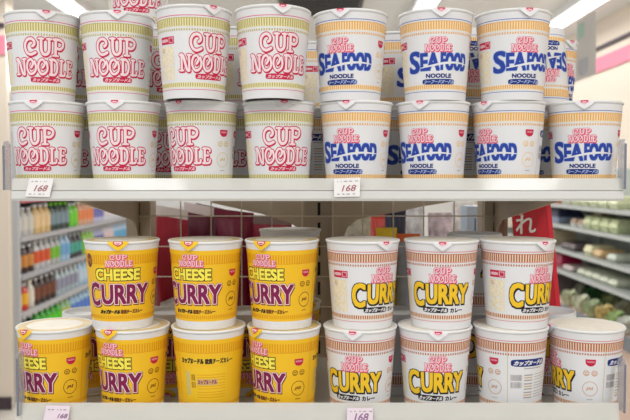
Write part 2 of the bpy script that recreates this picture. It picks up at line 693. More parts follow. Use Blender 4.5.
def first_cup(kind):
    body, rim, lid, tab, seal = make_cup_meshes(kind)
    root = empty(NAMES)
    link('body', body, root)
    link('rim', rim, root)
    link('lid', lid, root)
    tb = link('pull_tab', tab, root)
    link('seal', seal, tb)
    return root


def copy_tree(o, parent=None):
    c = o.copy()
    COL.objects.link(c)
    if parent:
        c.parent = parent
    for ch in o.children:
        copy_tree(ch, c)
    return c


used = set()


def place_cup(kind, x, y, z, turn, label, group, flip=False):
    """turn: how far the lettering is turned to the right, as the camera sees it"""
    if kind not in CUPS:
        CUPS[kind] = first_cup(kind)
        o = CUPS[kind]
    else:
        o = copy_tree(CUPS[kind])
    rz = R(turn) - math.atan2(x, y + CAM_D)
    if flip:
        o.location = (x, y, z + H)
        o.rotation_euler = (math.pi, 0, rz + math.pi)
    else:
        o.location = (x, y, z)
        o.rotation_euler = (0, 0, rz)
    assert label not in used, label
    used.add(label)
    tag(o, label, 'noodle cup', group)
    return o


ZU = CAM_Z - 0.0125            # top of the upper shelf
ZL = CAM_Z - 0.2955            # top of the lower shelf
YL = -0.018
EPS = 0.0002


def x_of(px, y):
    return (px - 315) / F_PX * (CAM_D + y)


COLOUR = {'red': 'red-lettered white cup', 'blue': 'blue-lettered white cup',
          'curry': 'yellow-lettered white cup', 'cheese': 'yellow cup with maroon lettering'}
ORD = ['first', 'second', 'third', 'fourth', 'fifth', 'sixth', 'seventh', 'eighth']

rows = [
    # shelf row (z), y, name, group, cups: (pixel centre, kind, turn)
    (ZU + H + EPS, 0, 'upper tier, top shelf', 'front cups stacked on the top shelf',
     [(43, 'red', 5, -.002), (117.6, 'red', 0, .0), (194, 'red', 29, -.032), (273, 'red', 14, -.032), (350.5, 'blue', -15, -.010), (435.5, 'blue', 8, -.012), (512.5, 'blue', 24, -.012)]),
    (ZU + EPS, 0, 'lower tier, top shelf', 'front cups standing on the top shelf',
     [(48, 'red', -20), (124, 'red', -13), (202, 'red', -36), (279, 'red', 8), (356, 'blue', -15), (433, 'blue', -20), (508, 'blue', -38), (584, 'blue', 0)]),
    (ZL + H + EPS, YL, 'upper tier, bottom shelf', 'front cups stacked on the bottom shelf',
     [(122.5, 'cheese', -6), (206, 'cheese', -26), (282, 'cheese', -32), (362.5, 'curry', 37), (441, 'curry', 2), (517, 'curry', 43)]),
    (ZL + EPS, YL, 'lower tier, bottom shelf', 'front cups standing on the bottom shelf',
     [(55.5, 'cheese', -50), (133, 'cheese', -38), (209, 'cheese', -155), (284.2, 'cheese', -50), (360, 'curry', -11), (434.6, 'curry', 5), (510.2, 'curry', -102), (585.6, 'curry', -67)]),
]
PLACE = {   # what sets the cup apart
    'upper tier, top shelf': [
        'at its left end', 'second from the left', 'third from the left, its red box showing', 'fourth from the left, beside the first blue cup',
        'first blue one, in the middle', 'second blue one from the middle', 'at its right end'],
    'lower tier, top shelf': [
        'at its left end behind the tilted price tag', 'second from the left', 'third from the left, red badge at its side', 'fourth from the left, beside the first blue cup',
        'above the middle price tag', 'second blue one from the middle', 'third blue one, red badge showing', 'at its right end with no cup on it'],
    'upper tier, bottom shelf': [
        'at its left end', 'second from the left', 'third from left, beside white cups', 'first white one, its food picture showing',
        'second white one, lettering facing the front', 'in front of the red sign'],
    'lower tier, bottom shelf': [
        'at its left end, lid in view', 'second from the left', 'turned to its back panel', 'beside the first white cup',
        'above the middle price tag', 'second white one from the middle', 'turned to show its bar code', 'at its right end, lid in view'],
}
PY = {'upper tier, top shelf': 45, 'lower tier, top shelf': 135, 'upper tier, bottom shelf': 275, 'lower tier, bottom shelf': 358}
# one master per kind is the first placed; the lids of the two uncovered cups differ only in what rests on them
for z, y, name, group, cups in rows:
    for k, (px, kind, turn, *dy) in enumerate(cups):
        yy = y + (dy[0] if dy else 0)
        place_cup(kind, at(px, PY[name], yy).x, yy, z, turn, '%s, %s, %s' % (COLOUR[kind], name, PLACE[name][k]), group)

# second rank, standing behind the first: (x, y, tier, kind, turn, upside down, label)
GB_U, GB_L = 'cups in the rank behind on the top shelf', 'cups in the rank behind on the bottom shelf'
behind = [
    (-.337, .098, 0, 'red', -35, False, 'red cup behind, lower tier, in the gap between the first and second red cups'),
    (-.337, .098, 1, 'red', -30, False, 'red cup behind, upper tier, in the gap between the first and second red cups'),
    (-.232, .102, 0, 'red', 30, False, 'red cup behind, lower tier, in the gap between the second and third red cups'),
    (-.232, .102, 1, 'red', 35, False, 'red cup behind, upper tier, in the gap between the second and third red cups'),
    (-.252, .106, 2, 'red', -3, False, 'topmost red cup, alone on a third tier behind the second red cup'),
    (-.106, .098, 0, 'red', -42, False, 'red cup behind, lower tier, in the gap between the third and fourth red cups'),
    (-.106, .098, 1, 'red', 50, False, 'red cup behind, upper tier, in the gap between the third and fourth red cups'),
    (.003, .100, 0, 'blue', -132, False, 'blue cup in the rank behind, lower tier, between the red cups and the blue ones'),
    (-.006, .205, 0, 'blue', 50, False, 'blue cup deepest on the lower tier, behind where red cups meet blue ones'),
    (-.006, .205, 1, 'blue', 76, False, 'blue cup deepest on the upper tier, showing where red cups meet blue ones'),
    (.117, .110, 0, 'blue', 40, False, 'blue cup behind, lower tier, showing between the first and second blue cups'),
    (.117, .130, 1, 'blue', 62, False, 'blue cup behind, upper tier, showing between the first and second blue cups'),
    (.214, .098, 0, 'blue', -128, False, 'blue cup behind, lower tier, showing between the second and third blue cups'),
    (.214, .098, 1, 'blue', 8, True, 'upside-down blue cup in the rank behind, between the second and third upper blue cups'),
    (.322, .098, 0, 'blue', -20, False, 'blue cup behind, lower tier, showing beside the last blue cup'),
    (.312, .092, 1, 'blue', 20, True, 'upside-down blue cup behind the right end of the upper tier'),
    (.358, .193, 0, 'blue', 10, False, 'blue cup deepest on the lower tier at the right end'),
    (.358, .193, 1, 'blue', 50, False, 'deepest upper blue cup at the right end, behind the upside-down one'),
]
for x, y, t, kind, turn, flip, lab in behind:
    place_cup(kind, x, y, ZU + t * H + (t + 1) * EPS, turn, lab, GB_U, flip)
behind_low = [
    (-.318, .080, 0, 'cheese', -20, True, 'upside-down yellow cup in the rank behind, between the first and second yellow cups'),
    (-.2035, .082, 0, 'cheese', -8, True, 'upside-down yellow cup in the rank behind, between the second and third yellow cups'),
    (-.097, .082, 0, 'cheese', 12, True, 'upside-down yellow cup in the rank behind, between the third and fourth yellow cups'),
    (-.038, .168, 0, 'cheese', 40, False, 'yellow cup deepest on the bottom shelf, carrying the cup with the tan lid'),
    (-.038, .168, 1, 'cheese', 200, False, 'deepest yellow cup on the upper tier, only its tan lid showing'),
    (.114, .084, 0, 'curry', -128, True, 'upside-down white cup in the rank behind, between the first and second white cups'),
    (.221, .084, 0, 'curry', -40, True, 'upside-down white cup behind, lower tier, between the second and third white cups'),
    (.226, .084, 1, 'curry', 62, True, 'upside-down white cup behind, upper tier, between the second and third white cups'),
    (.331, .084, 0, 'curry', -10, True, 'upside-down white cup in the rank behind, beside the last white cup'),
]
for x, y, t, kind, turn, flip, lab in behind_low:
    place_cup(kind, x, y, ZL + t * H + (t + 1) * EPS, turn, lab, GB_L, flip)

# ------------------------------------------------------------------ the display rack
taupe = mat('rack_taupe', (176, 162, 142), 0.5, 0.4, noise=0.05, scale=30)
shelf_white = mat('shelf_white', (226, 226, 222), 0.32, 0.5)
rail_white = mat('rail_white', (208, 209, 206), 0.25, 0.5)
guard_clear = clear_mat('guard_frosted', (224, 224, 218), 0.66, 0.07)
acrylic = clear_mat('acrylic_clear', (176, 178, 188), 0.45, 0.1)
acrylic_edge = mat('acrylic_edge', (120, 122, 136), 0.25, 0.5)
slot_dark = mat('slot_dark', (36, 32, 28), 0.7, 0.2)
wire = mat('wire_beige', (214, 204, 186), 0.4, 0.5)
MESH_Y = 0.262
rack = tag(empty('display_rack', (0, 0.13, 0)), 'taupe and white metal display rack with wire mesh back holding the cups', 'display rack')
off = Vector((0, 0.13, 0))


def rackpart(mb, name, parent=rack):
    o = mb.build(name, parent)
    o.location = -off if parent is rack else (0, 0, 0)
    return o


UPX = [x_of(137.5, MESH_Y), x_of(319, MESH_Y), x_of(496, MESH_Y)]
for i, ux in enumerate(UPX):
    m = MB()
    hw = 0.0205 if i != 1 else 0.0235
    m.box((ux - hw, MESH_Y + .006, 0), (ux + hw, MESH_Y + .046, 1.53), taupe)
    m.box((ux + hw - .006, MESH_Y + .002, 0), (ux + hw, MESH_Y + .006, 1.53), taupe)
    z = .3
    while z < 1.49:
        m.box((ux - .0022, MESH_Y + .0052, z), (ux + .0022, MESH_Y + .0062, z + .022), slot_dark)
        z += .033
    rackpart(m, 'upright')
# wire mesh back
m = MB()
sp = 30.4 / F_PX * (CAM_D + MESH_Y)
x0 = x_of(211, MESH_Y)
zw = at(315, 216, MESH_Y).z
for k in range(-4, 13):
    x = x0 + k * sp
    if UPX[0] + .01 < x < UPX[2] + .01:
        m.rod((x, MESH_Y, ZL), (x, MESH_Y, ZU - .016), .0011, wire, 6)
for k in range(-4, 1):
    z = zw + k * sp
    m.rod((UPX[0], MESH_Y - .0022, z), (UPX[2], MESH_Y - .0022, z), .0011, wire, 6)
o = rackpart(m, 'wire_mesh')
# sheet-metal panels of the far side, seen through the mesh
m = MB()
yb = MESH_Y + .06
pts = [at(x, y, yb) for x, y in ((333, 196), (455, 196), (455, 201), (420, 207), (396, 212.5), (372, 216), (357, 220), (348, 227), (344, 236), (340, 246), (333, 246))]
m.prism(pts, (0, .003, 0), taupe)
rackpart(m, 'gusset_plate')
m = MB()
pts = [at(x, y, yb) for x, y in ((212, 196), (308, 196), (308, 330), (303, 330), (303, 236), (298, 228), (290, 223), (262, 214), (230, 207), (212, 203))]
m.prism(pts, (0, .003, 0), taupe)
rackpart(m, 'gusset_plate')


def shelf(ztop, front, thick, guard_top, rail_bottom, xl, xr, name):
    m = MB()
    m.box((xl, front, ztop - thick), (xr, MESH_Y - .006, ztop), shelf_white)
    s = rackpart(m, 'shelf_board')
    r = MB()
    prof = [(front - .0015, ztop - .001), (front - .004, ztop - .002), (front - .0055, rail_bottom + .003), (front - .004, rail_bottom), (front, rail_bottom), (front, ztop - .001)]
    pts = [Vector((xl, a, b)) for a, b in prof]
    r.prism(pts, (xr - xl, 0, 0), rail_white)
    r.build('price_rail', s)
    g = MB()
    prof = [(front - .0015, ztop - .001), (front - .0045, ztop - .001), (front - .0005, guard_top), (front + .0008, guard_top)]
    g.prism([Vector((xl, a, b)) for a, b in prof], (xr - xl, 0, 0), guard_clear)
    g.build('front_guard', s)
    return s


FRONT_U, FRONT_L = -.052, -.070
su = shelf(ZU, FRONT_U, .012, at(315, 178.3, FRONT_U - .005).z, at(315, 201, FRONT_U - .005).z, x_of(13, FRONT_U), x_of(622, FRONT_U), 'upper')
sl = shelf(ZL, FRONT_L, .014, at(315, 404, FRONT_L - .005).z, ZL - .035, x_of(12, FRONT_L), x_of(622, FRONT_L), 'lower')
# brackets under the upper shelf
for ux in (UPX[0], UPX[2]):
    zt = ZU - .0125
    m = MB()
    yb0, yf0 = MESH_Y + .004, FRONT_U + .006
    pts = [Vector((ux - .0015, y, z)) for y, z in ((yf0, zt), (yb0, zt), (yb0, zt - .075), (yb0 - .010, zt - .068), (yb0 - .022, zt - .052), (yb0 - .045, zt - .040), (yf0, zt - .003))]
    m.prism(pts, (.003, 0, 0), taupe)
    m.build('bracket', su)
for ux in (UPX[0], UPX[2]):
    zt = ZL - .0145
    m = MB()
    yb0, yf0 = MESH_Y + .004, FRONT_L + .006
    pts = [Vector((ux - .0015, y, z)) for y, z in ((yf0, zt), (yb0, zt), (yb0, zt - .075), (yb0 - .03, zt - .048), (yf0, zt - .004))]
    m.prism(pts, (.003, 0, 0), taupe)
    m.build('bracket', sl)


def end_stop(px_front, front, z0, z1, depth, parent, sgn):
    x = x_of(px_front, front)
    m = MB()
    rad = .006
    prof = [(front + depth, z0), (front + depth, z1 - rad), (front + depth - rad * .3, z1 - rad * .3), (front + depth - rad, z1), (front + rad, z1),
            (front + rad * .3, z1 - rad * .3), (front, z1 - rad), (front, z0)]
    m.prism([Vector((x, a, b)) for a, b in prof], (sgn * .002, 0, 0), acrylic)
    m.box((x - .0012 + (.001 * sgn), front - .001, z0), (x + .0012 + (.001 * sgn), front, z1 - rad), acrylic_edge)
    m.build('end_stop', parent)


zt, zb = at(0, 141, FRONT_U).z, at(0, 190, FRONT_U).z
end_stop(3.5, FRONT_U - .008, zb, zt, .019, su, 1)
zt, zb = at(0, 139, FRONT_U).z, at(0, 189, FRONT_U).z
end_stop(625.5, FRONT_U - .008, zb, zt, .019, su, -1)
zt, zb = at(0, 352, FRONT_L).z, at(0, 414, FRONT_L).z
end_stop(13.5, FRONT_L - .008, zb, zt, .019, sl, 1)
zt, zb = at(0, 358, FRONT_L).z, at(0, 411, FRONT_L).z
end_stop(629, FRONT_L - .008, zb, zt, .019, sl, -1)

# ------------------------------------------------------------------ price tags
paper = mat('tag_paper', (240, 238, 238), 0.6, 0.2)
tag_ink = mat('tag_ink', (172, 112, 120), 0.6, 0.2)
tag_purple = mat('tag_purple', (150, 110, 150), 0.6, 0.2)
paper_pink = mat('tag_paper_lilac', (236, 222, 234), 0.6, 0.2)


def price_tag(quad, y, label, ink_m, pm, box=(.30, .80, .30, .62), txt='168'):
    """quad: pixel corners TL, TR, BR, BL of the card on the plane at depth y"""
    tl, tr, br, bl = [at(a, b, y) for a, b in quad]
    c = (tl + tr + br + bl) / 4

    def Q(u, v, l):
        p = (bl * (1 - u) + br * u) * (1 - v) + (tl * (1 - u) + tr * u) * v
        return p - c + Vector((0, -l, 0))
    m = MB()
    m.prism([Q(0, 0, 0), Q(1, 0, 0), Q(1, 1, 0), Q(0, 1, 0)], (0, .0006, 0), pm)
    vs, fs, _ = glyphs(txt)
    u0, u1, v0, v1 = box
    for k in range(8):
        dx, dy = .006 * math.cos(k * math.pi / 4), .008 * math.sin(k * math.pi / 4)
        m.add([Q(u0 + (x + .14 * yy) * (u1 - u0) + dx, v0 + yy * (v1 - v0) + dy, .0002 + k * 1e-5) for x, yy in vs], fs, ink_m)
    random.seed(len(label))
    for v, h in ((.80, .05), (.12, .05)):
        u = .12
        while u < .86:
            du = .03 + random.random() * .10
            m.add([Q(u, v, .0002), Q(u + du, v, .0002), Q(u + du, v + h, .0002), Q(u, v + h, .0002)], [(0, 1, 2, 3)], grey_ink)
            u += du + .03 + random.random() * .12
    o = m.build('price_tag', None, c)
    tag(o, label, 'price tag', 'price tags on the shelf rails')


TY = FRONT_U - .0075
price_tag([(29.5, 178.2), (53.5, 178.2), (49.5, 197), (25, 196.5)], TY, 'small white price tag leaning on the top shelf rail at the left', tag_ink, paper)
price_tag([(334, 178.5), (360, 177.5), (360, 196.5), (334, 197)], TY, 'small white price tag at the middle of the top shelf rail', tag_ink, paper)
TYL = FRONT_L - .0075
price_tag([(46, 405.5), (70, 406), (67, 428), (42, 428)], TYL, 'small white price tag on the bottom shelf rail at the left', tag_purple, paper_pink, (.55, .92, .45, .64))
price_tag([(347, 408), (373, 408), (373, 427), (347, 427)], TYL, 'small lilac price tag at the middle of the bottom shelf rail', tag_purple, paper_pink, (.28, .78, .32, .72))

# ------------------------------------------------------------------ red hanging sign with one white character
sign_red = mat('sign_red', (188, 20, 38), 0.45, 0.4)
sign_edge = mat('sign_bright_edge', (214, 40, 56), 0.4, 0.4)
YS = .216
m = MB()
poly = [(511, 203), (546.5, 203), (559.5, 316), (520, 316)]
c = at(540, 316, YS)
m.prism([at(a, b, YS) - c for a, b in poly], (0, .002, 0), sign_red)
root = tag(empty('promo_sign', c), 'red card sign with one white brush character behind the right-hand white cup', 'sign')
m.build('card', root)
m = MB()
m.prism([at(a, b, YS - .0006) - c for a, b in ((546, 203), (550.5, 203), (561.5, 316), (557, 316))], (0, .004, 0), sign_edge)
m.build('side_fold', root)
m = MB()
vs, fs, _ = glyphs('れ')
for k in range(6):
    dx, dy = .35 * math.cos(k * math.pi / 3), .35 * math.sin(k * math.pi / 3)
    m.add([at(516 + x * 19.5 + dx, 234 - yy * 18.5 - x * 1.0 + dy, YS - .0006 - k * 1e-5) - c for x, yy in vs], fs, mat('sign_white', (240, 236, 232), 0.5, 0.3))
pts = smooth_path([(519.5, 214.8), (522, 213.6), (525, 211.2)], 4)
m.add([at(a, b - .7, YS - .0006) - c for a, b in pts] + [at(a, b + .5, YS - .0006) - c for a, b in pts][::-1], [list(range(2 * len(pts)))], mat('sign_white', (240, 236, 232)))
m.build('lettering', root)
m = MB()
m.rod(Vector((0, .004, .01)), Vector((0, .004, ZL - c.z + .0003)), .0015, taupe)
m.build('stand_pin', root)

# ------------------------------------------------------------------ goods on the far side of the rack
far_y = .46
m = MB()
m.box((-.385, MESH_Y + .065, ZL - .012), (.385, .66, ZL), shelf_white)
rackpart(m, 'far_shelf_board')


def bag(px0, px1, py_top, y, rgb, label, name='snack_bag', cat='snack bag', group=None, lean=0.0, top=None, thick=.035, matname=None, tilt=0.0):
    """a filled pouch standing on the far shelf"""
    a, b = at(px0, py_top, y), at(px1, py_top, y)
    wd, ht = b.x - a.x, a.z - ZL
    bm_ = mat(matname or ('bag_%d_%d_%d' % rgb), rgb, 0.35, 0.5, noise=0.45 if min(rgb) > 170 else 0.16, scale=45)
    tm = mat('bag_top_%d_%d_%d' % top, top, 0.4, 0.5) if top else bm_
    mb = MB()
    nx, nz = 10, 14
    random.seed(int(px0 * 7 + py_top))
    ph = random.random() * 6
    for s in (-1, 1):
        vs = []
        for j in range(nz + 1):
            for i in range(nx + 1):
                u, v = i / nx, j / nz
                t = thick * (math.sin(math.pi * u) ** .6) * (math.sin(math.pi * min(1, v * .96 + .1)) ** .5 if v < .93 else .12)
                t *= 1 + .16 * math.sin(7 * u + 5 * v + ph)
                x = (u - .5) * wd * (1 - .05 * math.sin(math.pi * v))
                z = v * ht + tilt * (u - .5) * v * wd
                vs.append((x + lean * v * ht, s * t, z))
        fs, ft = [], []
        for j in range(nz):
            for i in range(nx):
                q = (j * (nx + 1) + i, j * (nx + 1) + i + 1, (j + 1) * (nx + 1) + i + 1, (j + 1) * (nx + 1) + i)
                (ft if j >= nz - 1 else fs).append(q if s < 0 else q[::-1])
        mb.add(vs, fs, bm_, True)
        mb.add(vs, ft, tm, True)
    o = mb.build(name, None, ((a.x + b.x) / 2, y, ZL + .0005))
    return tag(o, label, cat, group)


G1 = 'red bags behind the mesh'
bag(144, 188, 207, .385, (164, 16, 48), 'bright red snack bag behind the mesh, beside the left upright', group=G1, tilt=-.18, top=(226, 218, 216))
bag(184, 214, 205, .445, (96, 12, 48), 'dark maroon snack bag behind the mesh, next to the bright red bag', group=G1, tilt=-.2, top=(224, 216, 214))
bag(168, 196, 206, .58, (132, 14, 52), 'red snack bag behind the mesh with a white top, at the back', group=G1, tilt=.12, top=(236, 230, 228))
bag(196, 230, 207, .545, (74, 12, 42), 'very dark maroon bag behind the mesh, at the back', group=G1, tilt=-.22)
bag(215, 254, 211, .43, (118, 14, 52), 'maroon bag behind the mesh, middle of the red bags', group=G1, tilt=-.12)
bag(253, 292, 216, .42, (148, 22, 52), 'low red bag behind the mesh with a grey top, beside the centre post', group=G1, tilt=-.03, top=(132, 112, 110))
bag(340, 371, 217, .42, (196, 192, 178), 'pale mottled bag behind the mesh, right of the centre post', group=None, tilt=.2)
bag(370, 388, 211, .56, (206, 66, 52), 'orange-red packet behind the mesh', 'snack_packet', 'packet')
bag(385, 406, 209, .50, (32, 36, 66), 'navy blue pouch behind the mesh', 'pouch', 'pouch', tilt=-.1)
bag(402, 424, 204, .60, (222, 226, 232), 'white pouch behind the mesh, right of the navy pouch', 'pouch', 'pouch')
bag(376, 397, 228, .365, (244, 208, 40), 'small yellow packet behind the mesh', 'snack_packet', 'packet', thick=.02)
bag(396, 420, 234, .362, (150, 158, 172), 'grey packet behind the mesh with an orange top', 'snack_packet', 'packet', top=(226, 110, 40), thick=.02)
bag(428, 452, 213, .52, (214, 196, 204), 'pale pink bag behind the mesh', 'snack_bag', 'snack bag')
bag(452, 472, 204, .55, (236, 226, 214), 'cream pouch behind the mesh', 'pouch', 'pouch')
# carton with a pale blue print and navy foot
a, b = at(464, 206, .40), at(486, 234, .40)
m = MB()
w2, hh = (b.x - a.x) / 2, a.z - ZL
zsplit = b.z - ZL
m.box((-w2, -.03, 0), (w2, .03, zsplit), mat('carton_navy', (28, 48, 112), 0.4))
m.box((-w2, -.03, zsplit), (w2, .03, hh), mat('carton_pale_blue', (196, 216, 238), 0.4))
for u, t in ((-.35, .10), (.15, .12), (.4, .05)):
    m.box((u * w2, -.0305, zsplit), (u * w2 + t * w2, -.0302, hh * (.93 + u * .05)), mat('carton_blue', (62, 96, 170), 0.4))
tag(m.build('drink_carton', None, ((a.x + b.x) / 2, .40, ZL + .0005)), 'pale blue carton with a navy foot behind the mesh', 'carton')
# grey foil packet low behind the yellow cups
bag(160, 190, 297, .335, (196, 192, 190), 'grey-white packet low behind the mesh, between yellow cups', 'snack_packet', 'packet', thick=.02, tilt=.4)

# ------------------------------------------------------------------ the room
LEFT_Y = 4.6 - CAM_D
X_R = 2.15
CEIL = 2.65
BACK_Y = 9.0
wall_m = mat('wall_cream', (226, 214, 198), 0.8, 0.2)
pink_m = mat('wall_stripe_pink', (228, 138, 158), 0.7, 0.2)
dark_m = mat('wall_rail_dark', (74, 62, 68), 0.6, 0.3)
ceil_m = mat('ceiling_white', (238, 238, 236), 0.8, 0.2)
back_m = mat('wall_white', (234, 234, 232), 0.8, 0.2)
floor_m = mat('floor_vinyl', (196, 190, 180), 0.35, 0.4, noise=0.06, scale=3)
m = MB(); m.box((-4, -4, -.05), (X_R + .1, BACK_Y + .1, 0), floor_m); struct(m.build('floor'))
m = MB(); m.box((-4, -4, CEIL), (X_R + .1, BACK_Y + .1, CEIL + .05), ceil_m); struct(m.build('ceiling'))
m = MB(); m.box((X_R, -4, 0), (X_R + .1, BACK_Y + .1, CEIL), wall_m); struct(m.build('wall_right'))
m = MB(); m.box((-4, BACK_Y, 0), (X_R, BACK_Y + .1, CEIL), back_m); struct(m.build('wall_back'))
xw = x_of(8.5, LEFT_Y)
m = MB(); m.box((-4, LEFT_Y, 0), (xw, LEFT_Y + .12, CEIL), wall_m); struct(m.build('wall_left'))
zs0, zs1 = at(4, 55, LEFT_Y).z, at(4, 36, LEFT_Y).z
zd0, zd1 = at(4, 27.5, LEFT_Y).z, at(4, 24, LEFT_Y).z
m = MB(); m.box((-4, LEFT_Y - .012, zs0), (xw, LEFT_Y, zs1), pink_m); struct(m.build('trim_1'))
m = MB(); m.box((-4, LEFT_Y - .03, zd0), (xw, LEFT_Y, zd1), dark_m); struct(m.build('trim_2'))
zb1 = at(4, 397, LEFT_Y).z
m = MB(); m.box((-4, LEFT_Y - .015, 0), (xw, LEFT_Y, zb1), dark_m); struct(m.build('baseboard_left'))
# stripe and rail along the right wall
yr = X_R * F_PX / (628 - 315) - CAM_D
z0, z1 = at(628, 60.5, yr).z, at(628, 44.5, yr).z
m = MB(); m.box((X_R - .012, -4, z0), (X_R, BACK_Y, z1), pink_m); struct(m.build('trim_3'))
z0, z1 = at(628, 36.0, yr).z, at(628, 32.5, yr).z
m = MB(); m.box((X_R - .02, -4, z0), (X_R, BACK_Y, z1), dark_m); struct(m.build('trim_4'))

# ceiling lights
tube_m = glow_mat('tube_glow', (255, 255, 255), 3.5)
house_m = mat('fixture_white', (240, 240, 240), 0.5, 0.3)


def ceiling_light(x, y0, y1, label):
    r = tag(empty('ceiling_light', (x, (y0 + y1) / 2, CEIL)), label, 'ceiling light', 'fluorescent ceiling lights')
    L = (y1 - y0) / 2
    m = MB(); m.box((-.075, -L, -.05), (.075, L, 0), house_m); m.build('housing', r)
    for s in (-.035, .035):
        m = MB(); m.rod((s, -L + .02, -.066), (s, L - .02, -.066), .016, tube_m, 12); m.build('tube', r)


ceiling_light(-1.63, 2.6, 7.8, 'long fluorescent ceiling light crossing above the left-hand cups')
ceiling_light(.735, 2.6, 7.8, 'long fluorescent ceiling light showing between the two middle upper blue cups')
ceiling_light(1.79, 2.6, 7.8, 'long fluorescent ceiling light beside the right wall')
# air-conditioning grille on the ceiling
grey_d = mat('grille_grey', (92, 90, 88), 0.6, 0.3)
r = tag(empty('ceiling_vent', (.04, 3.98, CEIL)), 'dark grey square air vent on the ceiling above the middle cups', 'air vent')
m = MB(); m.box((-.28, -.42, -.03), (.28, .42, 0), grey_d); m.build('housing', r)
m = MB()
for k in range(9):
    m = MB()
    m.box((-.25, -.36 + k * .085, -.04), (.25, -.32 + k * .085, -.03), mat('grille_dark', (70, 70, 70), 0.6))
    m.build('louvre', r)
# hanging paper sign by the right wall
r = tag(empty('hanging_sign', (at(586, 80, 2.4) + Vector((0, 0, 0)))), 'white hanging paper sign with a green patch near the right wall', 'sign')
c = Vector(r.location)
m = MB()
q = [(577, 22), (596, 10), (596, 74), (575, 82)]
pts = [at(a, b, 2.4 + (.05 if i in (1, 2) else 0)) - c for i, (a, b) in enumerate(q)]
m.prism(pts, (0, .003, 0), mat('sign_paper', (236, 238, 238), 0.5, 0.3))
m.build('card', r)
m = MB()
m.prism([at(a, b, 2.394) - c for a, b in ((578, 26), (584, 22), (584, 36), (578, 39))], (0, .002, 0), mat('sign_green', (186, 218, 204), 0.6))
m.build('green_patch', r)
m = MB()
m.prism([at(a, b, 2.394) - c for a, b in ((580, 60), (588, 56), (588, 72), (580, 75))], (0, .002, 0), mat('sign_grey', (196, 200, 206), 0.6))
m.build('grey_patch', r)
m = MB()
p = at(587, 16, 2.425) - c
m.rod(p, (p.x, p.y, CEIL - c.z), .002, house_m, 6)
m.build('cord', r)

# ------------------------------------------------------------------ drinks cooler along the left
XC = -1.88
YC0, YC1 = LEFT_Y + .10, 6.6
steel = mat('cooler_grey', (176, 178, 180), 0.4, 0.5)
cool_in = mat('cooler_inside', (92, 96, 100), 0.6, 0.3)
cool = tag(empty('drinks_cooler', (XC - .3, (YC0 + YC1) / 2, 0)), 'open drinks cooler full of bottles along the left wall', 'drinks cooler')
co = Vector(cool.location)


def cpart(m, name, parent=cool):
    o = m.build(name, parent)
    if parent is cool:
        o.location = -co
    return o


m = MB(); m.box((XC - .62, YC0, 0), (XC - .58, YC1, 2.0), cool_in); cpart(m, 'back_panel')
m = MB(); m.box((XC - .60, YC0 - .06, 0), (XC + .012, YC0 - .03, 2.0), steel); cpart(m, 'end_panel')
m = MB(); m.box((XC - .62, YC1, 0), (XC + .03, YC1 + .05, 2.0), steel); cpart(m, 'end_panel')
shelf_z = [1.325, 1.072, .827, .582, .337]
strip = [(196, 110, 120), (168, 166, 168), (160, 160, 164), (170, 170, 170), (170, 170, 170)]
for z, sc in zip(shelf_z, strip):
    m = MB(); m.box((XC - .58, YC0, z - .018), (XC, YC1, z), steel); s = cpart(m, 'shelf_board')
    m = MB(); m.box((XC, YC0, z - .026), (XC + .008, YC1, z + .004), mat('strip_%d_%d_%d' % sc, sc, 0.4)); m.build('price_strip', s)
m = MB(); m.box((XC - .6, YC0, 0), (XC + .03, YC1, .12), steel); cpart(m, 'kick_plate')

_bot = {}


def bottle_mesh(key, body, label_c, cap, h, r):
    if key in _bot:
        return _bot[key]
    mb = MB()
    bm_ = mat('bottle_%d_%d_%d' % body, body, 0.2, 0.5)
    lm = mat('wrap_%d_%d_%d' % label_c, label_c, 0.4, 0.4)
    cm = mat('cap_%d_%d_%d' % cap, cap, 0.4, 0.4)
    mb.lathe([(.0005, 0), (r * .85, 0), (r, .01), (r, h * .22)], bm_, 14)
    mb.lathe([(r, h * .22), (r * 1.02, h * .24), (r * 1.02, h * .62), (r, h * .64)], lm, 14)
    mb.lathe([(r, h * .64), (r * .9, h * .72), (r * .5, h * .84), (r * .38, h * .90)], bm_, 14)
    mb.lathe([(r * .46, h * .90), (r * .46, h * .99), (r * .40, h), (.0005, h)], cm, 14)
    _bot[key] = mb.mesh('drink_bottle')
    return _bot[key]


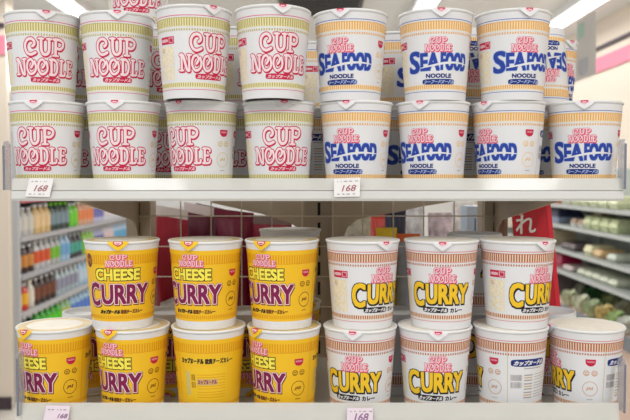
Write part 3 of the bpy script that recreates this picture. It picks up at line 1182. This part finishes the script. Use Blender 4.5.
W = (238, 238, 238)
segs = {
    # shelf: list of (pixel from, pixel to, word, body, label, cap, h, r)
    0: [(13, 34, 'white-capped pale', (214, 214, 210), (226, 226, 224), W, .2, .034), (34, 66, 'red-labelled', (190, 120, 120), (214, 150, 150), W, .2, .034),
        (66, 80, 'lime green', (120, 206, 50), (112, 214, 40), (120, 210, 60), .21, .036), (80, 104, 'orange-labelled', (226, 150, 90), (236, 140, 80), (240, 190, 80), .2, .034)],
    1: [(13, 35, 'grey-white', (190, 186, 180), (204, 200, 190), (224, 224, 224), .19, .036), (35, 50, 'tan milk-tea', (208, 176, 120), (226, 196, 150), W, .215, .038),
        (50, 68, 'green-capped dark', (54, 70, 62), (130, 150, 160), (124, 214, 30), .205, .034), (68, 79, 'lime green', (110, 196, 60), (120, 210, 60), W, .19, .034),
        (79, 93, 'orange-labelled', (220, 170, 140), (232, 140, 90), W, .2, .036), (93, 104, 'lilac-labelled', (200, 200, 226), (120, 124, 190), W, .2, .034), (104, 130, 'white', (222, 222, 226), (226, 214, 216), W, .2, .034)],
    2: [(13, 31, 'orange-labelled coffee', (66, 40, 30), (206, 140, 70), W, .19, .034), (31, 48, 'orange-footed clear', (196, 196, 196), (216, 90, 50), W, .2, .034),
        (48, 58, 'green-footed clear', (186, 190, 186), (124, 190, 60), W, .2, .034), (58, 68, 'pale blue', (170, 200, 226), (120, 170, 216), W, .21, .036),
        (68, 82, 'teal-labelled dark', (70, 66, 70), (80, 170, 150), (200, 204, 204), .19, .034), (82, 94, 'lime green', (150, 200, 80), (130, 210, 50), W, .2, .036), (94, 103, 'violet-labelled', (186, 186, 214), (96, 100, 176), W, .2, .034),
        (103, 114, 'pinkish white', (226, 216, 220), (230, 206, 206), W, .2, .034), (114, 130, 'sky blue', (186, 214, 236), (110, 180, 220), W, .2, .034)],
    3: [(13, 25, 'yellow and red juice', (206, 60, 40), (236, 180, 50), W, .18, .034), (25, 33, 'pale cream', (216, 210, 196), (226, 220, 204), (240, 236, 220), .19, .034),
        (33, 56, 'dark brown', (66, 46, 36), (120, 70, 50), W, .19, .034), (56, 78, 'clear grey', (180, 196, 200), (150, 150, 170), W, .19, .034), (78, 104, 'pale blue water', (176, 206, 226), (196, 216, 232), W, .2, .036)],
    4: [(13, 33, 'dark green', (26, 80, 40), (40, 110, 50), W, .20, .036), (33, 60, 'bright green', (70, 180, 50), (90, 206, 40), W, .215, .038),
        (60, 70, 'pale green', (160, 200, 150), (190, 190, 90), W, .21, .036), (70, 104, 'large pale blue water', (160, 196, 222), (90, 130, 206), (230, 236, 240), .225, .042)],
}
SH = ['topmost shelf', 'second shelf', 'third shelf', 'fourth shelf', 'lowest shelf']
for si, ls in segs.items():
    for rank in range(2 if si > 1 else 1):
        y = YC0 + .06 + .05 * rank
        xb = XC - .055 - .09 * rank
        while y < YC1 - .05:
            px = 315 + xb / (y + CAM_D) * F_PX
            for p0, p1, wd, body, lab, cap, h, rr in ls:
                if p0 <= px + 3 < p1:
                    o = link('drink_bottle', bottle_mesh(wd + str(si), body, lab, cap, min(h, .205), rr), None, (xb, y, shelf_z[si] + .0005))
                    where = 'on' if rank == 0 else 'in the second rank on'
                    tag(o, '%s bottle %s the %s of the cooler' % (wd, where, SH[si]), 'bottle', '%s bottles %s the %s of the cooler' % (wd, where, SH[si]))
                    break
            y += .104

# ------------------------------------------------------------------ chilled food display along the right wall
XF = 1.75
disp_in = mat('display_panel', (172, 178, 172), 0.5, 0.4)
disp_edge = mat('display_edge', (184, 188, 184), 0.4, 0.5)
beige_p = mat('display_base_beige', (216, 190, 172), 0.6, 0.3)
bumper = mat('display_bumper', (112, 116, 122), 0.4, 0.5)
YD0, YD1 = 1.2, 6.8
disp = tag(empty('food_display', (XF + .2, (YD0 + YD1) / 2, 0)), 'long open chilled food display along the right wall', 'food display')
do = Vector(disp.location)


def dpart(m, name, parent=disp):
    o = m.build(name, parent)
    if parent is disp:
        o.location = -do
    return o


m = MB(); m.box((X_R - .06, YD0, .2), (X_R - .02, YD1, 1.52), disp_in); dpart(m, 'back_panel')
dz = [1.268, 1.122, .948, .800]
for z in dz:
    m = MB(); m.box((XF, YD0, z - .018), (X_R - .06, YD1, z), disp_in); s = dpart(m, 'shelf_board')
    m = MB(); m.box((XF - .008, YD0, z - .020), (XF, YD1, z + .003), disp_edge); m.build('price_strip', s)
m = MB(); m.box((XF - .12, YD0, 0), (X_R - .06, YD1, .58), beige_p); dpart(m, 'base')
m = MB(); m.box((XF - .15, YD0, .565), (XF - .09, YD1, .615), bumper); dpart(m, 'bumper_rail')
dz.append(.582)
# pillars between the sections
for yy in (2.9, 4.4):
    m = MB(); m.box((X_R - .08, yy, .58), (X_R - .055, yy + .05, 1.5), disp_edge); dpart(m, 'post')


def depth_for(px, x):
    return x * F_PX / (px - 315) - CAM_D


def pack(px, si, rgb, w, d, h, label, kind='pack', cat='food pack', group=None, x=None, topc=None):
    """a packed tray: w along the shelf, d into it"""
    x = XF + .03 + d / 2 if x is None else x
    y = depth_for(px, x)
    m = MB()
    pm = mat('pack_%d_%d_%d' % rgb, rgb, 0.35, 0.5, noise=0.14, scale=35)
    # tray with sloping sides and a domed film top
    t = .82
    z1 = h * .45
    lo = [(-d / 2 * t, -w / 2 * t, 0), (d / 2 * t, -w / 2 * t, 0), (d / 2 * t, w / 2 * t, 0), (-d / 2 * t, w / 2 * t, 0)]
    mi = [(-d / 2, -w / 2, z1), (d / 2, -w / 2, z1), (d / 2, w / 2, z1), (-d / 2, w / 2, z1)]
    to = [(-d / 2 * .8, -w / 2 * .86, h), (d / 2 * .8, -w / 2 * .86, h), (d / 2 * .8, w / 2 * .86, h), (-d / 2 * .8, w / 2 * .86, h)]
    side = [(0, 1, 5, 4), (1, 2, 6, 5), (2, 3, 7, 6), (3, 0, 4, 7)]
    m.add(lo + mi, side + [(3, 2, 1, 0)], mat('tray_%d_%d_%d' % topc, topc, 0.4) if topc else pm)
    m.add(mi + to, side + [(4, 5, 6, 7)], pm, False)
    o = m.build(kind, None, (x, y, dz[si] + .0005))
    bevel(o, min(.006, h * .2))
    return tag(o, label, cat, group)


def row(p0, p1, n, si, rgb, w, d, h, label, group, kind='food_pack', cat='food pack', topc=None):
    """like packs in a row, evenly spaced along the shelf"""
    x = XF + .03 + d / 2
    ya, yb = depth_for(p1, x), depth_for(p0, x)
    n = max(1, min(n, int((yb - ya) / (w * 1.04))))
    for k in range(n):
        y = ya + (yb - ya) * (k + .5) / n
        px = 315 + x * F_PX / (y + CAM_D)
        pack(px, si, rgb, w, d, h, label, kind, cat, group, x=x, topc=topc)


row(585, 634, 12, 0, (206, 210, 172), .13, .2, .075, 'yellow-green bagged vegetable pack on the top shelf of the food display', 'yellow-green packs on the top display shelf')
row(572, 584, 4, 0, (214, 212, 192), .16, .2, .07, 'pale cream pack on the top shelf of the food display', 'pale packs on the top display shelf')
pack(563, 0, (200, 120, 100), .16, .16, .07, 'red-brown pack on the top shelf of the food display', 'food_pack')
pack(562, 1, (40, 44, 76), .42, .2, .105, 'navy blue tray pile on the second shelf of the food display', 'food_tray', 'food tray', topc=(150, 160, 180))
row(579, 594, 4, 1, (160, 134, 112), .10, .14, .055, 'small brown-topped tub on the second shelf of the food display', 'small tubs on the second display shelf', 'food_tub', 'food tub', topc=(228, 226, 220))
row(597, 634, 12, 1, (204, 212, 166), .12, .2, .085, 'yellow-green bagged vegetable pack on the second shelf of the food display', 'yellow-green packs on the second display shelf')
pack(603, 1, (222, 202, 168), .16, .09, .105, 'tall tan pack at the back of the second shelf', 'food_pack', x=XF + .285)
pack(560, 2, (186, 170, 140), .25, .2, .12, 'mixed pink and green pack on the third shelf of the food display', 'food_pack')
pack(581, 2, (96, 84, 86), .30, .2, .05, 'dark grey meat tray on the third shelf of the food display', 'food_tray', 'food tray')
pack(601, 2, (226, 220, 180), .13, .18, .07, 'pale yellow pack on the third shelf of the food display', 'food_pack')
pack(611, 2, (214, 180, 130), .12, .18, .055, 'tan pack on the third shelf beside the pale yellow pack', 'food_pack')
row(618, 634, 4, 2, (200, 206, 190), .13, .18, .05, 'pale grey-green pack on the third shelf of the food display', 'grey-green packs on the third display shelf')
pack(565, 3, (160, 20, 66), .34, .16, .10, 'maroon box on the fourth shelf of the food display', 'food_box', 'box')
row(592, 634, 10, 3, (208, 212, 190), .12, .2, .05, 'pale green-white pack on the fourth shelf of the food display', 'pale packs on the fourth display shelf')
row(572, 588, 3, 3, (196, 180, 176), .2, .18, .04, 'flat pinkish tray on the fourth shelf of the food display', 'pinkish trays on the fourth display shelf', 'food_tray', 'food tray')
pack(562, 4, (90, 84, 84), .3, .2, .17, 'dark grey crate at the bottom of the food display', 'food_crate', 'crate')


def heap_veg(px, rgb, rr, label, x, n=9, flat=.8, cat='vegetable', name='leafy_vegetable'):
    """a leafy head: overlapping bent leaves round a core, one mesh"""
    y = depth_for(px, x)
    mb = MB()
    cm = mat('veg_%d_%d_%d' % rgb, rgb, 0.5, 0.4, noise=0.25, scale=25)
    random.seed(int(px))
    for k in range(n):
        a = k * 2.4 + random.random()
        tilt = .25 + .5 * (k / n)
        vs, fs = [], []
        for j in range(6):
            v = j / 5
            for i in range(5):
                u = i / 4 - .5
                wd = rr * 1.3 * math.sin(math.pi * (.15 + .8 * v))
                rad = rr * (.15 + tilt * math.sin(v * 1.7)) + .12 * rr * u * u
                hz = 2 * rr * flat * (math.sin(v * 1.5)) * (1.1 - tilt * .5)
                px_, py_ = rad, u * wd
                vs.append((px_ * math.cos(a) - py_ * math.sin(a), px_ * math.sin(a) + py_ * math.cos(a), max(0.001, hz + .08 * rr * math.sin(9 * u + k))))
        fs = [(j * 5 + i, j * 5 + i + 1, j * 5 + i + 6, j * 5 + i + 5) for j in range(5) for i in range(4)]
        mb.add(vs, fs, cm, True)
    mb.lathe([(.001, 0), (rr * .5, 0), (rr * .6, rr * .5), (rr * .35, rr * 1.1), (.001, rr * 1.25)], cm, 12)
    return tag(mb.build(name, None, (x, y, dz[4] + .0005)), label, cat, 'vegetables at the bottom of the display')


heap_veg(571, (196, 200, 168), .07, 'pale vegetable farthest along the front of the display bottom', XF - .0)
heap_veg(583, (206, 208, 184), .07, 'cream-green vegetable along the front of the display bottom', XF - .0)
heap_veg(595, (176, 190, 150), .07, 'soft green vegetable along the front of the display bottom', XF - .0)
heap_veg(607, (204, 184, 124), .07, 'yellow-tan vegetable along the front of the display bottom', XF - .0)
heap_veg(618, (160, 186, 120), .065, 'light green leafy vegetable along the front of the display bottom', XF - .0)
heap_veg(629, (214, 218, 206), .065, 'white-green vegetable at the near end of the display bottom', XF - .0)
heap_veg(585, (120, 128, 112), .075, 'grey-green vegetable at the back of the display bottom', XF + .22)
heap_veg(597, (36, 92, 52), .085, 'dark green leafy vegetable at the back of the display bottom', XF + .22)
heap_veg(612, (140, 160, 110), .075, 'mid-green vegetable at the back of the display bottom', XF + .22)
heap_veg(626, (190, 196, 172), .07, 'pale green vegetable at the back of the display bottom', XF + .22)

# ------------------------------------------------------------------ light
def area(name, x, y, z, sx, sy, power, rot=(0, 0, 0), col=(1, 1, 1)):
    d = bpy.data.lights.new(name, 'AREA')
    d.shape = 'RECTANGLE'
    d.size, d.size_y = sx, sy
    d.energy = power
    d.color = col
    o = bpy.data.objects.new(name, d)
    o.location = (x, y, z)
    o.rotation_euler = rot
    COL.objects.link(o)


for x, pw in ((-2.1, 10), (-.71, 27), (.88, 27), (2.2, 10)):
    area('aisle_light', x, -1.75, CEIL - .08, .3, 2.4, pw)
for x, pw in ((-1.63, 42), (.735, 42), (1.79, 14)):
    area('store_light', x, 5.2, CEIL - .10, .16, 5.0, pw)
area('store_light', -.5, 2.4, CEIL - .10, 1.6, 1.6, 26)
w = bpy.data.worlds.new('store_surroundings')
scene.world = w
w.use_nodes = True
w.node_tree.nodes['Background'].inputs[0].default_value = (.985, .99, 1.0, 1)
w.node_tree.nodes['Background'].inputs[1].default_value = 0.62

scene.view_settings.view_transform = 'Standard'
scene.view_settings.look = 'None'
scene.view_settings.gamma = 1
scene.view_settings.exposure = 0.0
